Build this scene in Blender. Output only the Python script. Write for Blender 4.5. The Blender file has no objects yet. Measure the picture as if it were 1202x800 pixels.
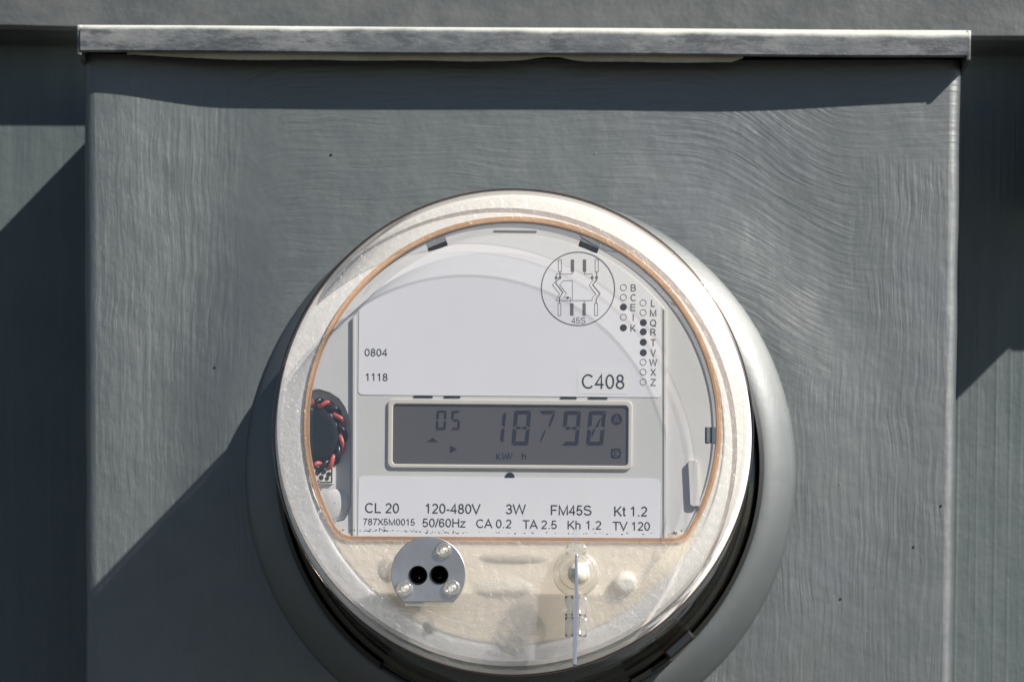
import bpy, bmesh, math, random
from mathutils import Vector, Matrix, Euler
random.seed(7)
SC = bpy.context.scene
COL = SC.collection
PI = math.pi

# ------------------------------------------------------------------ camera
W0, H0 = 1202.0, 800.0          # the photograph's size, used to read off positions
FPX = 3339.0                    # 100 mm lens on 36 mm
YF = -0.105                     # front face of the meter (box face is y = 0)
DF = 1.0017                     # camera to front face
PITCH = math.radians(-3.0)
ROLL = math.radians(-0.36)
cam_rot = Euler((math.radians(90) + PITCH, 0, 0)).to_matrix() @ Matrix.Rotation(-ROLL, 3, 'Z')
VX, VY = 660.0, 1060.0          # where the wall's normal vanishes
nrm = cam_rot.inverted() @ Vector((0, 1, 0))
PX = VX - FPX * nrm.x / -nrm.z  # principal point
PY = VY + FPX * nrm.y / -nrm.z
CAM = Vector((0.0174, YF - DF, -0.167))
cd = bpy.data.cameras.new('camera'); cam = bpy.data.objects.new('camera', cd); COL.objects.link(cam)
cam.matrix_world = Matrix.Translation(CAM) @ cam_rot.to_4x4()
cd.lens = 100.0; cd.sensor_width = 36.0; cd.sensor_fit = 'HORIZONTAL'
cd.shift_x = (W0 / 2 - PX) / W0
cd.shift_y = (PY - H0 / 2) / W0
cd.clip_start = 0.05; cd.clip_end = 200
cd.dof.use_dof = True; cd.dof.focus_distance = DF + 0.004; cd.dof.aperture_fstop = 18
SC.camera = cam

def P(px, py, y):
    """world point on the plane y that the photograph shows at pixel (px, py)"""
    d = cam_rot @ Vector(((px - PX) / FPX, -(py - PY) / FPX, -1.0))
    t = (y - CAM.y) / d.y
    return CAM + d * t
def mm(y, py=500):   # metres per photo pixel at the plane y
    return (P(601, py, y) - P(600, py, y)).length

# ------------------------------------------------------------------ world, sun, exposure
SA, SB = 1.42, 1.42                       # sun travels (-SA, +1, -SB)
sd = Vector((-SA, 1.0, -SB)).normalized()
elev = math.asin(-sd.z)
w = bpy.data.worlds.new('World'); SC.world = w; w.use_nodes = True
nt = w.node_tree; nt.nodes.clear()
sky = nt.nodes.new('ShaderNodeTexSky'); sky.sky_type = 'NISHITA'; sky.sun_disc = False
sky.sun_elevation = elev; sky.air_density = 0.8; sky.dust_density = 0.25; sky.altitude = 800
sky.sun_rotation = math.atan2(-sd.x, -sd.y)
bg = nt.nodes.new('ShaderNodeBackground'); bg.inputs[1].default_value = 0.05
wo = nt.nodes.new('ShaderNodeOutputWorld')
nt.links.new(sky.outputs[0], bg.inputs[0]); nt.links.new(bg.outputs[0], wo.inputs[0])
sl = bpy.data.lights.new('sun', 'SUN'); sl.energy = 5.0; sl.angle = math.radians(0.55); sl.color = (1.0, 0.955, 0.885)
so = bpy.data.objects.new('sun', sl); COL.objects.link(so)
so.rotation_euler = sd.to_track_quat('-Z', 'Y').to_euler(); so.location = (1, -1, 1)
SC.view_settings.view_transform = 'Standard'; SC.view_settings.look = 'None'
SC.view_settings.exposure = 0.8; SC.view_settings.gamma = 1.0
SC.render.engine = 'CYCLES'
SC.cycles.max_bounces = 12; SC.cycles.transparent_max_bounces = 24
SC.cycles.transmission_bounces = 8; SC.cycles.use_denoising = True; SC.cycles.sample_clamp_indirect = 4.0

# ------------------------------------------------------------------ material kit
class N:
    def __init__(s, name):
        s.m = bpy.data.materials.new(name); s.m.use_nodes = True
        s.t = s.m.node_tree; s.t.nodes.clear()
        s.out = s.t.nodes.new('ShaderNodeOutputMaterial')
    def n(s, kind, **kw):
        nd = s.t.nodes.new(kind)
        for k, v in kw.items():
            if k.startswith('i_'):
                key = k[2:]; key = int(key) if key.isdigit() else key.replace('_', ' ')
                s.put(nd.inputs[key], v)
            else: setattr(nd, k, v)
        return nd
    def put(s, sock, v):
        if isinstance(v, bpy.types.NodeSocket): s.t.links.new(v, sock)
        elif isinstance(v, bpy.types.Node): s.t.links.new(v.outputs[0], sock)
        else: sock.default_value = v
    def coord(s, scale=(1, 1, 1), rot=(0, 0, 0), loc=(0, 0, 0)):
        g = s.n('ShaderNodeNewGeometry')
        mp = s.n('ShaderNodeMapping'); s.put(mp.inputs[0], g.outputs['Position'])
        mp.inputs[1].default_value = loc; mp.inputs[2].default_value = rot; mp.inputs[3].default_value = scale
        return mp.outputs[0]
    def noise(s, vec, scale, detail=4, rough=0.55, dist=0.0):
        x = s.n('ShaderNodeTexNoise'); s.put(x.inputs['Vector'], vec)
        x.inputs['Scale'].default_value = scale; x.inputs['Detail'].default_value = detail
        x.inputs['Roughness'].default_value = rough; x.inputs['Distortion'].default_value = dist
        return x.outputs[0]
    def math(s, op, a, b=0.0, c=0.0, clamp=False):
        x = s.n('ShaderNodeMath', operation=op, use_clamp=clamp); s.put(x.inputs[0], a); s.put(x.inputs[1], b); s.put(x.inputs[2], c)
        return x.outputs[0]
    def ramp(s, v, lo, hi, a=0.0, b=1.0):
        x = s.n('ShaderNodeMapRange', interpolation_type='SMOOTHSTEP'); s.put(x.inputs[0], v)
        for i, q in zip((1, 2, 3, 4), (lo, hi, a, b)): s.put(x.inputs[i], q)
        return x.outputs[0]
    def mix(s, f, a, b):
        x = s.n('ShaderNodeMix', data_type='RGBA'); s.put(x.inputs[0], f); s.put(x.inputs[6], a); s.put(x.inputs[7], b)
        return x.outputs[2]
    def fmix(s, f, a, b):
        x = s.n('ShaderNodeMix', data_type='FLOAT'); s.put(x.inputs[0], f); s.put(x.inputs[2], a); s.put(x.inputs[3], b)
        return x.outputs[0]
    def bump(s, h, strength, dist, prev=None):
        x = s.n('ShaderNodeBump'); s.put(x.inputs['Height'], h); x.inputs['Strength'].default_value = strength
        x.inputs['Distance'].default_value = dist
        if prev is not None: s.put(x.inputs['Normal'], prev)
        return x.outputs[0]
    def bsdf(s, color, rough, normal=None, metallic=0.0, spec=0.5, **kw):
        b = s.n('ShaderNodeBsdfPrincipled')
        s.put(b.inputs['Base Color'], color); s.put(b.inputs['Roughness'], rough)
        b.inputs['Metallic'].default_value = metallic; b.inputs['Specular IOR Level'].default_value = spec
        for k, v in kw.items(): s.put(b.inputs[k.replace('_', ' ')], v)
        if normal is not None: s.put(b.inputs['Normal'], normal)
        s.put(s.out.inputs[0], b.outputs[0]); return b

def c(r, g, b): return (r, g, b, 1.0)

def mat_box(name='brushed_grey_paint', fs=1.0):
    k = N(name)
    sep = k.n('ShaderNodeSeparateXYZ'); k.put(sep.inputs[0], k.coord())
    X, Z = sep.outputs[0], sep.outputs[2]
    wob = k.noise(k.coord(), 14, 3)
    wob2 = k.noise(k.coord(loc=(3, 1, 7)), 9, 3)
    xw = k.math('MULTIPLY_ADD', wob, 0.03, X)
    zw = k.math('MULTIPLY_ADD', wob2, 0.03, Z)
    # horizontal strokes above the meter between the two side strips
    mL = k.ramp(xw, -0.098, -0.086)
    mR = k.ramp(xw, 0.160, 0.130)
    mZ = k.ramp(zw, 0.030, 0.075)
    horiz = k.math('MULTIPLY', k.math('MULTIPLY', mL, mR), mZ)
    top = k.math('MULTIPLY', k.ramp(zw, 0.128, 0.140), mL)
    horiz = k.math('MAXIMUM', horiz, top)
    warp = k.n('ShaderNodeTexNoise'); k.put(warp.inputs[0], k.coord()); warp.inputs['Scale'].default_value = 22; warp.inputs['Detail'].default_value = 2
    wv = k.n('ShaderNodeVectorMath', operation='MULTIPLY_ADD'); k.put(wv.inputs[0], warp.outputs[1]); wv.inputs[1].default_value = (0.008, 0.008, 0.008); k.put(wv.inputs[2], k.coord())
    def stroke(scale):
        mp = k.n('ShaderNodeMapping'); k.put(mp.inputs[0], wv.outputs[0]); mp.inputs[3].default_value = scale
        return k.noise(mp.outputs[0], 1.0, 5, 0.62)
    bx = k.n('ShaderNodeSeparateXYZ'); k.put(bx.inputs[0], wv.outputs[0])
    bend = k.math('MULTIPLY', k.ramp(bx.outputs[0], 0.068, 0.135, 0.0, 0.028), 1.0)
    bend = k.math('MULTIPLY_ADD', k.ramp(bx.outputs[0], -0.085, -0.13, 0.0, 0.02), 1.0, bend)
    cb = k.n('ShaderNodeCombineXYZ'); k.put(cb.inputs[0], bx.outputs[0]); k.put(cb.inputs[1], bx.outputs[1]); k.put(cb.inputs[2], k.math('ADD', bx.outputs[2], bend))
    mph = k.n('ShaderNodeMapping'); k.put(mph.inputs[0], cb.outputs[0]); mph.inputs[3].default_value = (42, 42, 560)
    hs = k.noise(mph.outputs[0], 1.0, 5, 0.62); vs = stroke((560, 38, 34))
    st = k.fmix(horiz, vs, hs)
    amt = k.ramp(k.noise(k.coord(loc=(5, 5, 5)), 26, 3), 0.3, 0.72, 0.45, 1.0)
    n1 = k.bump(k.math('MULTIPLY', st, amt), 0.9 * fs, 0.00066)
    lump = k.noise(k.coord(scale=(1, 1, 0.55)), 210, 3, 0.6)
    lm = k.ramp(xw, -0.105, -0.135, 0.22, 1.0)
    n2 = k.bump(k.math('MULTIPLY', lump, lm), 0.55 * fs, 0.0006, n1)
    dn = k.noise(k.coord(), 33, 4, 0.6)
    n3 = k.bump(dn, 0.26 * fs, 0.003, n2)
    # specks in the paint
    vo = k.n('ShaderNodeTexVoronoi', i_Scale=62.0); k.put(vo.inputs[0], k.coord())
    spk = k.ramp(vo.outputs[0], 0.012, 0.035, 1.0, 0.0)
    n4 = k.bump(spk, 0.7, 0.0006, n3)
    base = k.mix(k.ramp(k.noise(k.coord(), 7, 5), 0.3, 0.7), c(.029, .040, .041), c(.040, .051, .053))
    bl = k.ramp(k.noise(k.coord(loc=(1, 2, 9)), 11, 3), 0.5, 0.7)
    base = k.mix(k.math('MULTIPLY', bl, 0.5), base, c(.035, .042, .060))
    base = k.mix(k.math('MULTIPLY', k.ramp(st, 0.42, 0.30), 0.25), base, c(.024, .030, .032))
    base = k.mix(k.ramp(vo.outputs[0], 0.008, 0.016, 0.55, 0.0), base, c(.02, .02, .02))
    rg = k.ramp(k.noise(k.coord(loc=(4, 1, 2)), 90, 4), 0.3, 0.7, 0.40, 0.52)
    c1 = k.bump(k.math('MULTIPLY', st, amt), 0.5 * fs, 0.00040)
    c2 = k.bump(k.math('MULTIPLY', lump, lm), 0.4 * fs, 0.0004, c1)
    c3 = k.bump(dn, 0.22 * fs, 0.003, c2)
    k.bsdf(base, rg, n4, spec=0.5, Coat_Weight=1.0, Coat_Roughness=0.58, Coat_IOR=1.84, Coat_Normal=c3)
    return k.m

def mat_painted(name, ca, cb, rough, bscale, bdist, scale=(1, 1, 1), detail=6, worn=None, spec=0.5, coat=0.0):
    k = N(name)
    v = k.coord(scale=scale)
    f = k.noise(v, bscale, detail, 0.65)
    g = k.noise(k.coord(loc=(2, 3, 4)), 30, 5, 0.65)
    col = k.mix(k.ramp(k.math('ADD', k.math('MULTIPLY', f, 0.5), k.math('MULTIPLY', g, 0.5)), 0.36, 0.64), ca, cb)
    if worn is not None:
        col = k.mix(k.math('MULTIPLY', k.ramp(k.noise(k.coord(scale=(.6, 1, 1.8), loc=(9, 2, 1)), 70, 7, 0.75), 0.47, 0.60), 0.8), col, worn)
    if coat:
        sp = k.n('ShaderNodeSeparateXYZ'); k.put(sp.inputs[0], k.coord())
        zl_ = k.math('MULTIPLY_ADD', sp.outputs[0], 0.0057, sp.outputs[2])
        top_light = k.ramp(k.math('MULTIPLY_ADD', k.math('SUBTRACT', g, 0.5), 0.0035, zl_), TOP_LIGHT_Z - .0034, TOP_LIGHT_Z - .0012)
        col = k.mix(k.math('MULTIPLY', top_light, 0.75), col, c(.60, .61, .55))  # sunlit highlight painted into the colour along the cap's top edge
    n1 = k.bump(f, 0.8, bdist)
    n2 = k.bump(g, 0.5, bdist * 4, n1)
    k.bsdf(col, rough, n2, spec=spec, Coat_Weight=coat, Coat_Roughness=0.5, Coat_IOR=1.9)
    return k.m

def mat_plain(name, col, rough=0.5, metallic=0.0, spec=0.5, bs=None, bd=0.0001, var=0.0, **kw):
    k = N(name)
    colr = col; nn = None
    if var:
        colr = k.mix(k.ramp(k.noise(k.coord(), 60, 5), 0.3, 0.7), c(col[0] * (1 - var), col[1] * (1 - var), col[2] * (1 - var * 1.1)), col)
    if bs: nn = k.bump(k.noise(k.coord(), bs, 3), 0.6, bd)
    k.bsdf(colr, rough, nn, metallic, spec, **kw)
    return k.m

def mat_clear(name, tint, fac_solid, solid, gloss_rough=0.05, gloss_fac=None, bs=None, bd=0.0001, refr=0.0, refr_rough=0.2, ior=1.5, spots=False, lower_haze=0.0):
    """clear plastic: light passes straight through, tinted; a fraction scatters (dust, haze) and the surface reflects"""
    k = N(name)
    nn = None
    if bs:
        h = k.noise(k.coord(), bs, 2, 0.5)
        nn = k.bump(h, 1.0, bd)
        nn = k.bump(k.noise(k.coord(loc=(1, 5, 3)), bs * 0.28, 2, 0.5), 0.8, bd * 2.2, nn)
    tr = k.n('ShaderNodeBsdfTransparent'); tr.inputs[0].default_value = tint
    body = tr.outputs[0]
    def mixs(f, a, b):
        m = k.n('ShaderNodeMixShader'); k.put(m.inputs[0], f); k.put(m.inputs[1], a); k.put(m.inputs[2], b); return m.outputs[0]
    if refr:
        zz = k.n('ShaderNodeSeparateXYZ'); k.put(zz.inputs[0], k.coord())
        refr = k.math('MULTIPLY_ADD', k.ramp(zz.outputs[2], -0.024, -0.040), refr, 0.01)
        rf = k.n('ShaderNodeBsdfRefraction'); rf.inputs[0].default_value = tint; rf.inputs[1].default_value = refr_rough; rf.inputs[2].default_value = 1.22
        body = mixs(refr, body, rf.outputs[0])
    if fac_solid:
        df = k.n('ShaderNodeBsdfDiffuse'); df.inputs[0].default_value = solid
        tl = k.n('ShaderNodeBsdfTranslucent'); tl.inputs[0].default_value = solid
        if nn is not None: k.put(df.inputs['Normal'], nn)
        sol = mixs(0.5, df.outputs[0], tl.outputs[0])
        f = fac_solid
        if spots:
            sp = k.ramp(k.noise(k.coord(), 1500, 3, 0.75), 0.58, 0.74, 0.0, 0.09)
            sp = k.math('ADD', sp, k.ramp(k.noise(k.coord(loc=(3, 3, 3)), 620, 4, 0.75), 0.40, 0.66, 0.0, 0.03))
            zq = k.n('ShaderNodeSeparateXYZ'); k.put(zq.inputs[0], k.coord())
            f = k.math('ADD', sp, k.ramp(zq.outputs[2], -0.024, -0.042, fac_solid, fac_solid + lower_haze), clamp=True)
        body = mixs(f, body, sol)
    gl = k.n('ShaderNodeBsdfGlossy'); gl.inputs[0].default_value = c(1, 1, 1); gl.inputs['Roughness'].default_value = gloss_rough
    gg = k.n('ShaderNodeNewGeometry')
    dp = k.n('ShaderNodeVectorMath', operation='DOT_PRODUCT'); k.put(dp.inputs[0], gg.outputs['Incoming']); k.put(dp.inputs[1], gg.outputs['Normal'])
    if nn is not None: k.put(gl.inputs['Normal'], nn)
    f0 = ((ior - 1) / (ior + 1)) ** 2          # Schlick reflection, the same from both sides of the thin sheet
    om = k.math('SUBTRACT', 1.0, k.math('ABSOLUTE', dp.outputs[1]), clamp=True)
    fr = k.math('MULTIPLY_ADD', k.math('POWER', om, 5.0), 1 - f0, f0)
    ff = fr if gloss_fac is None else k.math('MULTIPLY', fr, gloss_fac, clamp=True)
    body = mixs(ff, body, gl.outputs[0])
    k.put(k.out.inputs[0], body)
    return k.m

M = {}
TOP_LIGHT_Z = P(600, 29.5, -0.0094).z  # height of the highlight painted on the cap's top edge
M['box'] = mat_box(); M['collar'] = mat_box('smooth_collar_paint', 0.30)
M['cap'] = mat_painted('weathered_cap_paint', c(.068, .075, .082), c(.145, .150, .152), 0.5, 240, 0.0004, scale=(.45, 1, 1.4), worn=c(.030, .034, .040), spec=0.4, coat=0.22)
M['beam'] = mat_painted('weathered_beam_paint', c(.052, .059, .061), c(.086, .090, .091), 0.55, 60, 0.0006, scale=(.5, 1, 1))
M['wall'] = mat_painted('ridged_wall_paint', c(.060, .076, .079), c(.078, .093, .095), 0.5, 150, 0.0005, scale=(1.3, 1, .10))
M['primer'] = mat_plain('cream_primer', c(.42, .385, .30), 0.6, bs=500, var=0.25)
M['grime'] = mat_plain('dark_grime', c(.02, .018, .014), 0.9)
M['ground'] = mat_plain('dry_ground', c(.06, .058, .05), 0.9, bs=20, bd=0.02, var=0.3)
M['caster_grey'] = mat_painted('grey_caster_paint', c(.08, .09, .09), c(.10, .11, .11), 0.5, 90, 0.0006)  # paint of the added, unseen shadow caster
M['pane'] = mat_clear('clear_window_plastic', c(.872, .872, .877), 0.008, c(.8, .8, .82), 0.02)
M['frost'] = mat_clear('frosted_clear_plastic', c(.985, .982, .972), 0.016, c(.93, .92, .94), 0.24, 0.6, bs=1450, bd=0.00037, refr=0.42, refr_rough=0.5, spots=True, lower_haze=0.09)
M['side'] = mat_clear('smoky_clear_plastic', c(.78, .77, .72), 0.03, c(.20, .22, .19), 0.10, 1.5, bs=120, bd=0.0003)
M['rim'] = mat_clear('amber_edge_plastic', c(.97, .94, .91), 0.035, c(.20, .12, .09), 0.12, 1.5)
M['step'] = mat_clear('copper_toned_edge', c(.985, .89, .79), 0.09, c(.60, .27, .11), 0.2, 1.6, bs=1500, bd=0.0003, spots=True)
M['lens'] = mat_clear('pale_lens_edge', c(.98, .975, .985), 0.03, c(.75, .74, .80), 0.05, 1.2)
M['clear'] = mat_clear('clear_moulded_plastic', c(.95, .94, .90), 0.12, c(.95, .93, .88), 0.13, 3.6, bs=200, bd=0.0004)
M['housing'] = mat_plain('pale_grey_housing', c(.70, .69, .685), 0.45, bs=300, var=0.04)
M['panel'] = mat_plain('pale_panel_plastic', c(.70, .69, .665), 0.4, bs=400, bd=0.00005, var=0.03)
M['label'] = mat_plain('white_label_film', c(.90, .895, .915), 0.35, var=0.02)
M['sticker'] = mat_plain('white_sticker', c(.90, .90, .89), 0.45)
M['bezel'] = mat_plain('cream_bezel', c(.72, .68, .60), 0.4)
M['shroud'] = mat_plain('cream_shroud', c(.73, .64, .52), 0.45, bs=60, bd=0.0003, var=0.06)
M['fitting'] = mat_plain('tan_fitting', c(.46, .41, .34), 0.5)
M['fitting_pale'] = mat_plain('pale_tan_fitting', c(.56, .52, .44), 0.5)
M['mid_grey_plastic'] = mat_plain('grey_plastic', c(.22, .21, .19), 0.5)  # even mid grey for the top slit and one fitting
def mat_lcd():
    k = N('lcd_glass')
    vo = k.n('ShaderNodeTexVoronoi', i_Scale=750.0); k.put(vo.inputs[0], k.coord())
    dust = k.ramp(vo.outputs[0], 0.06, 0.12, 0.5, 0.0)
    dust = k.math('MULTIPLY', dust, k.ramp(k.noise(k.coord(), 150, 3), 0.45, 0.7))
    col = k.mix(dust, c(.120, .109, .110), c(.5, .5, .48))
    k.bsdf(col, 0.3); return k.m
M['lcd'] = mat_lcd()
M['segment'] = mat_plain('lcd_segment', c(.018, .017, .026), 0.4)
M['ink'] = mat_plain('black_ink', c(.035, .032, .035), 0.6)
M['ink_pale'] = mat_plain('light_grey_ink', c(.16, .155, .16), 0.6)  # lighter grey ink for thin print on the upper label
M['black'] = mat_plain('black_plastic', c(.010, .010, .010), 0.4)
M['body'] = mat_plain('dark_meter_body', c(.035, .034, .030), 0.45, bs=60, bd=0.0006, var=0.4)
M['wire_red'] = mat_plain('red_wire', c(.62, .12, .10), 0.35)
M['wire_black'] = mat_plain('black_wire', c(.02, .02, .025), 0.3)
M['steel'] = mat_plain('dull_steel', c(.56, .53, .53), 0.38, 1.0, bs=500, bd=0.00008, var=0.2)
M['blade'] = mat_plain('blade_steel', c(.52, .52, .60), 0.3, 0.9, bs=300)
M['copper'] = mat_plain('copper_brown_band', c(.34, .20, .12), 0.35, 0.5, var=0.3)
M['brown_clear'] = mat_clear('brown_clear_plastic', c(.35, .26, .20), 0.30, c(.06, .04, .03), 0.12, 1.6)
M['ringwhite'] = mat_plain('satin_white_ring', c(.76, .745, .75), 0.34, bs=420, bd=0.00025, var=0.05, spec=0.8)
M['hole'] = mat_plain('deep_hole', c(.006, .006, .006), 0.7, spec=0.2)
M['bead'] = mat_clear('dark_brown_bead', c(.62, .50, .44), 0.30, c(.04, .024, .02), 0.12, 1.5)
M['clear_edge'] = mat_clear('bright_clear_edge', c(.95, .94, .92), 0.20, c(.97, .95, .90), 0.15, 4.0)
M['gasket'] = mat_plain('copper_gasket', c(.62, .36, .20), 0.4, bs=1400, bd=0.0003, var=0.25)
M['white'] = mat_plain('ivory_plastic', c(.85, .82, .74), 0.35)
M['dark_hole'] = mat_plain('dark_recess', c(.10, .095, .09), 0.6)
M['dust'] = mat_plain('pale_dust', c(.85, .8, .7), 0.7)

# ------------------------------------------------------------------ mesh kit
def link(name, me, mat, parent=None, label=None, kind=None):
    me.materials.clear(); me.materials.append(M[mat])
    o = bpy.data.objects.new(name, me); COL.objects.link(o)
    if parent is not None: o.parent = parent; o.matrix_parent_inverse = parent.matrix_world.inverted()
    if label: o['label'] = label
    if kind: o['kind'] = kind
    return o
def done(bm, name, mat, parent=None, smooth=False, recalc=True, **kw):
    if recalc: bmesh.ops.recalc_face_normals(bm, faces=bm.faces)
    me = bpy.data.meshes.new(name); bm.to_mesh(me); bm.free()
    if smooth == 'auto':
        me.polygons.foreach_set('use_smooth', [True] * len(me.polygons)); me.set_sharp_from_angle(angle=math.radians(38))
    elif smooth: me.polygons.foreach_set('use_smooth', [True] * len(me.polygons))
    return link(name, me, mat, parent, **kw)
def empty(name, loc, label, cat, group=None):
    e = bpy.data.objects.new(name, None); COL.objects.link(e); e.location = loc; e.empty_display_size = 0.02
    e['label'] = label; e['category'] = cat
    if group: e['group'] = group
    bpy.context.view_layer.update(); return e
def box(bm, x0, x1, y0, y1, z0, z1):
    vs = [bm.verts.new((x, y, z)) for x in (x0, x1) for y in (y0, y1) for z in (z0, z1)]
    for f in ((0, 1, 3, 2), (4, 6, 7, 5), (0, 4, 5, 1), (2, 3, 7, 6), (0, 2, 6, 4), (1, 5, 7, 3)): bm.faces.new([vs[i] for i in f])
    return vs
def bevel(bm, w, seg=3):
    bmesh.ops.bevel(bm, geom=bm.edges[:], offset=w, segments=seg, affect='EDGES', profile=0.5)
def lathe(bm, prof, cx, cz, n=160, close=False, rand=None):
    """prof: list of (radius, y)"""
    rings = []
    for r, y in prof:
        rings.append([bm.verts.new((cx + r * math.cos(2 * PI * i / n), y, cz + r * math.sin(2 * PI * i / n))) for i in range(n)])
    m = len(rings)
    for j in range(m if close else m - 1):
        A, B = rings[j], rings[(j + 1) % m]
        for i in range(n): bm.faces.new((A[i], A[(i + 1) % n], B[(i + 1) % n], B[i]))
    return rings
def prism(bm, pts, y0, y1):
    """pts: world (x, z) outline; solid from y0 (front) to y1 (back)"""
    a = [bm.verts.new((x, y0, z)) for x, z in pts]; b = [bm.verts.new((x, y1, z)) for x, z in pts]
    bm.faces.new(a); bm.faces.new(b[::-1])
    n = len(pts)
    for i in range(n): bm.faces.new((a[i], b[i], b[(i + 1) % n], a[(i + 1) % n]))
def plate(name, loops, y0, y1, mat, parent, bev=0.0, **kw):
    """flat plate with holes; loops[0] is the outline, all loops world (x, z)"""
    cu = bpy.data.curves.new(name, 'CURVE'); cu.dimensions = '2D'; cu.fill_mode = 'BOTH'
    for lp in loops:
        s = cu.splines.new('POLY'); s.points.add(len(lp) - 1); s.use_cyclic_u = True
        for q, (x, z) in zip(s.points, lp): q.co = (x, z, 0, 1)
    th = abs(y1 - y0) / 2
    cu.extrude = max(th - bev, 1e-6); cu.bevel_depth = bev; cu.bevel_resolution = 2; cu.offset = -bev
    ob = bpy.data.objects.new('tmp', cu); COL.objects.link(ob)
    dg = bpy.context.evaluated_depsgraph_get(); me = bpy.data.meshes.new_from_object(ob.evaluated_get(dg))
    bpy.data.objects.remove(ob); bpy.data.curves.remove(cu)
    mid = (y0 + y1) / 2
    for v in me.vertices:
        x, z, d = v.co; v.co = (x, mid - d, z)
    me.name = name
    return link(name, me, mat, parent, **kw)
def rot_pt(x, y, cx, cy, k):
    """tilt the photo point by slope k about (cx, cy)"""
    return (x - (y - cy) * k, y + (x - cx) * k)
def px_loop(pts, y):
    return [(lambda q: (q.x, q.z))(P(a, b, y)) for a, b in pts]
def rr(x0, y0, x1, y1, r, k=0.0, n=6, rs=None):
    """rounded rectangle outline in photo pixels; slope k"""
    rs = rs or (r, r, r, r); out = []
    cx, cy = (x0 + x1) / 2, (y0 + y1) / 2
    cs = [(x1, y0, -1, 1, -90), (x1, y1, -1, -1, 0), (x0, y1, 1, -1, 90), (x0, y0, 1, 1, 180)]
    for (qx, qy, sx, sy, a0), q in zip(cs, rs):
        if q <= 0: out.append((qx, qy)); continue
        for i in range(n + 1):
            a = math.radians(a0 + 90 * i / n)
            out.append((qx + sx * q + q * math.cos(a), qy + sy * q + q * math.sin(a)))
    return [rot_pt(a, b, cx, cy, k) for a, b in out]
def circ(cx, cy, r, n=48): return [(cx + r * math.cos(2 * PI * i / n), cy + r * math.sin(2 * PI * i / n)) for i in range(n)]

# stroke ribbons for print ---------------------------------------------------
def ribbon(bm, pts, wd, y, closed=False, cap=0.0):
    """pts in photo px; flat ribbon wd px wide on the plane y"""
    pts = [Vector(p) for p in pts]
    if len(pts) < 2: return
    n = len(pts); L = []; R = []
    for i in range(n):
        if closed: a, b, d = pts[i - 1], pts[i], pts[(i + 1) % n]
        else: a, b, d = pts[max(i - 1, 0)], pts[i], pts[min(i + 1, n - 1)]
        t1 = (b - a).normalized() if (b - a).length > 1e-9 else (d - b).normalized()
        t2 = (d - b).normalized() if (d - b).length > 1e-9 else t1
        t = (t1 + t2)
        t = t.normalized() if t.length > 1e-6 else t1
        nn = Vector((-t.y, t.x)); cs = max(nn.dot(Vector((-t1.y, t1.x))), 0.45)
        o = nn * (wd / 2 / cs)
        L.append(b + o); R.append(b - o)
    lv = [bm.verts.new(P(p.x, p.y, y)) for p in L]; rv = [bm.verts.new(P(p.x, p.y, y)) for p in R]
    for i in range(n if closed else n - 1):
        j = (i + 1) % n
        try: bm.faces.new((lv[i], lv[j], rv[j], rv[i]))
        except ValueError: pass
def poly(bm, pts, y):
    bm.faces.new([bm.verts.new(P(a, b, y)) for a, b in pts])

def arc(cx, cy, rx, ry, a0, a1, n=10):
    return [(cx + rx * math.cos(math.radians(a0 + (a1 - a0) * i / n)), cy + ry * math.sin(math.radians(a0 + (a1 - a0) * i / n))) for i in range(n + 1)]
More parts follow.
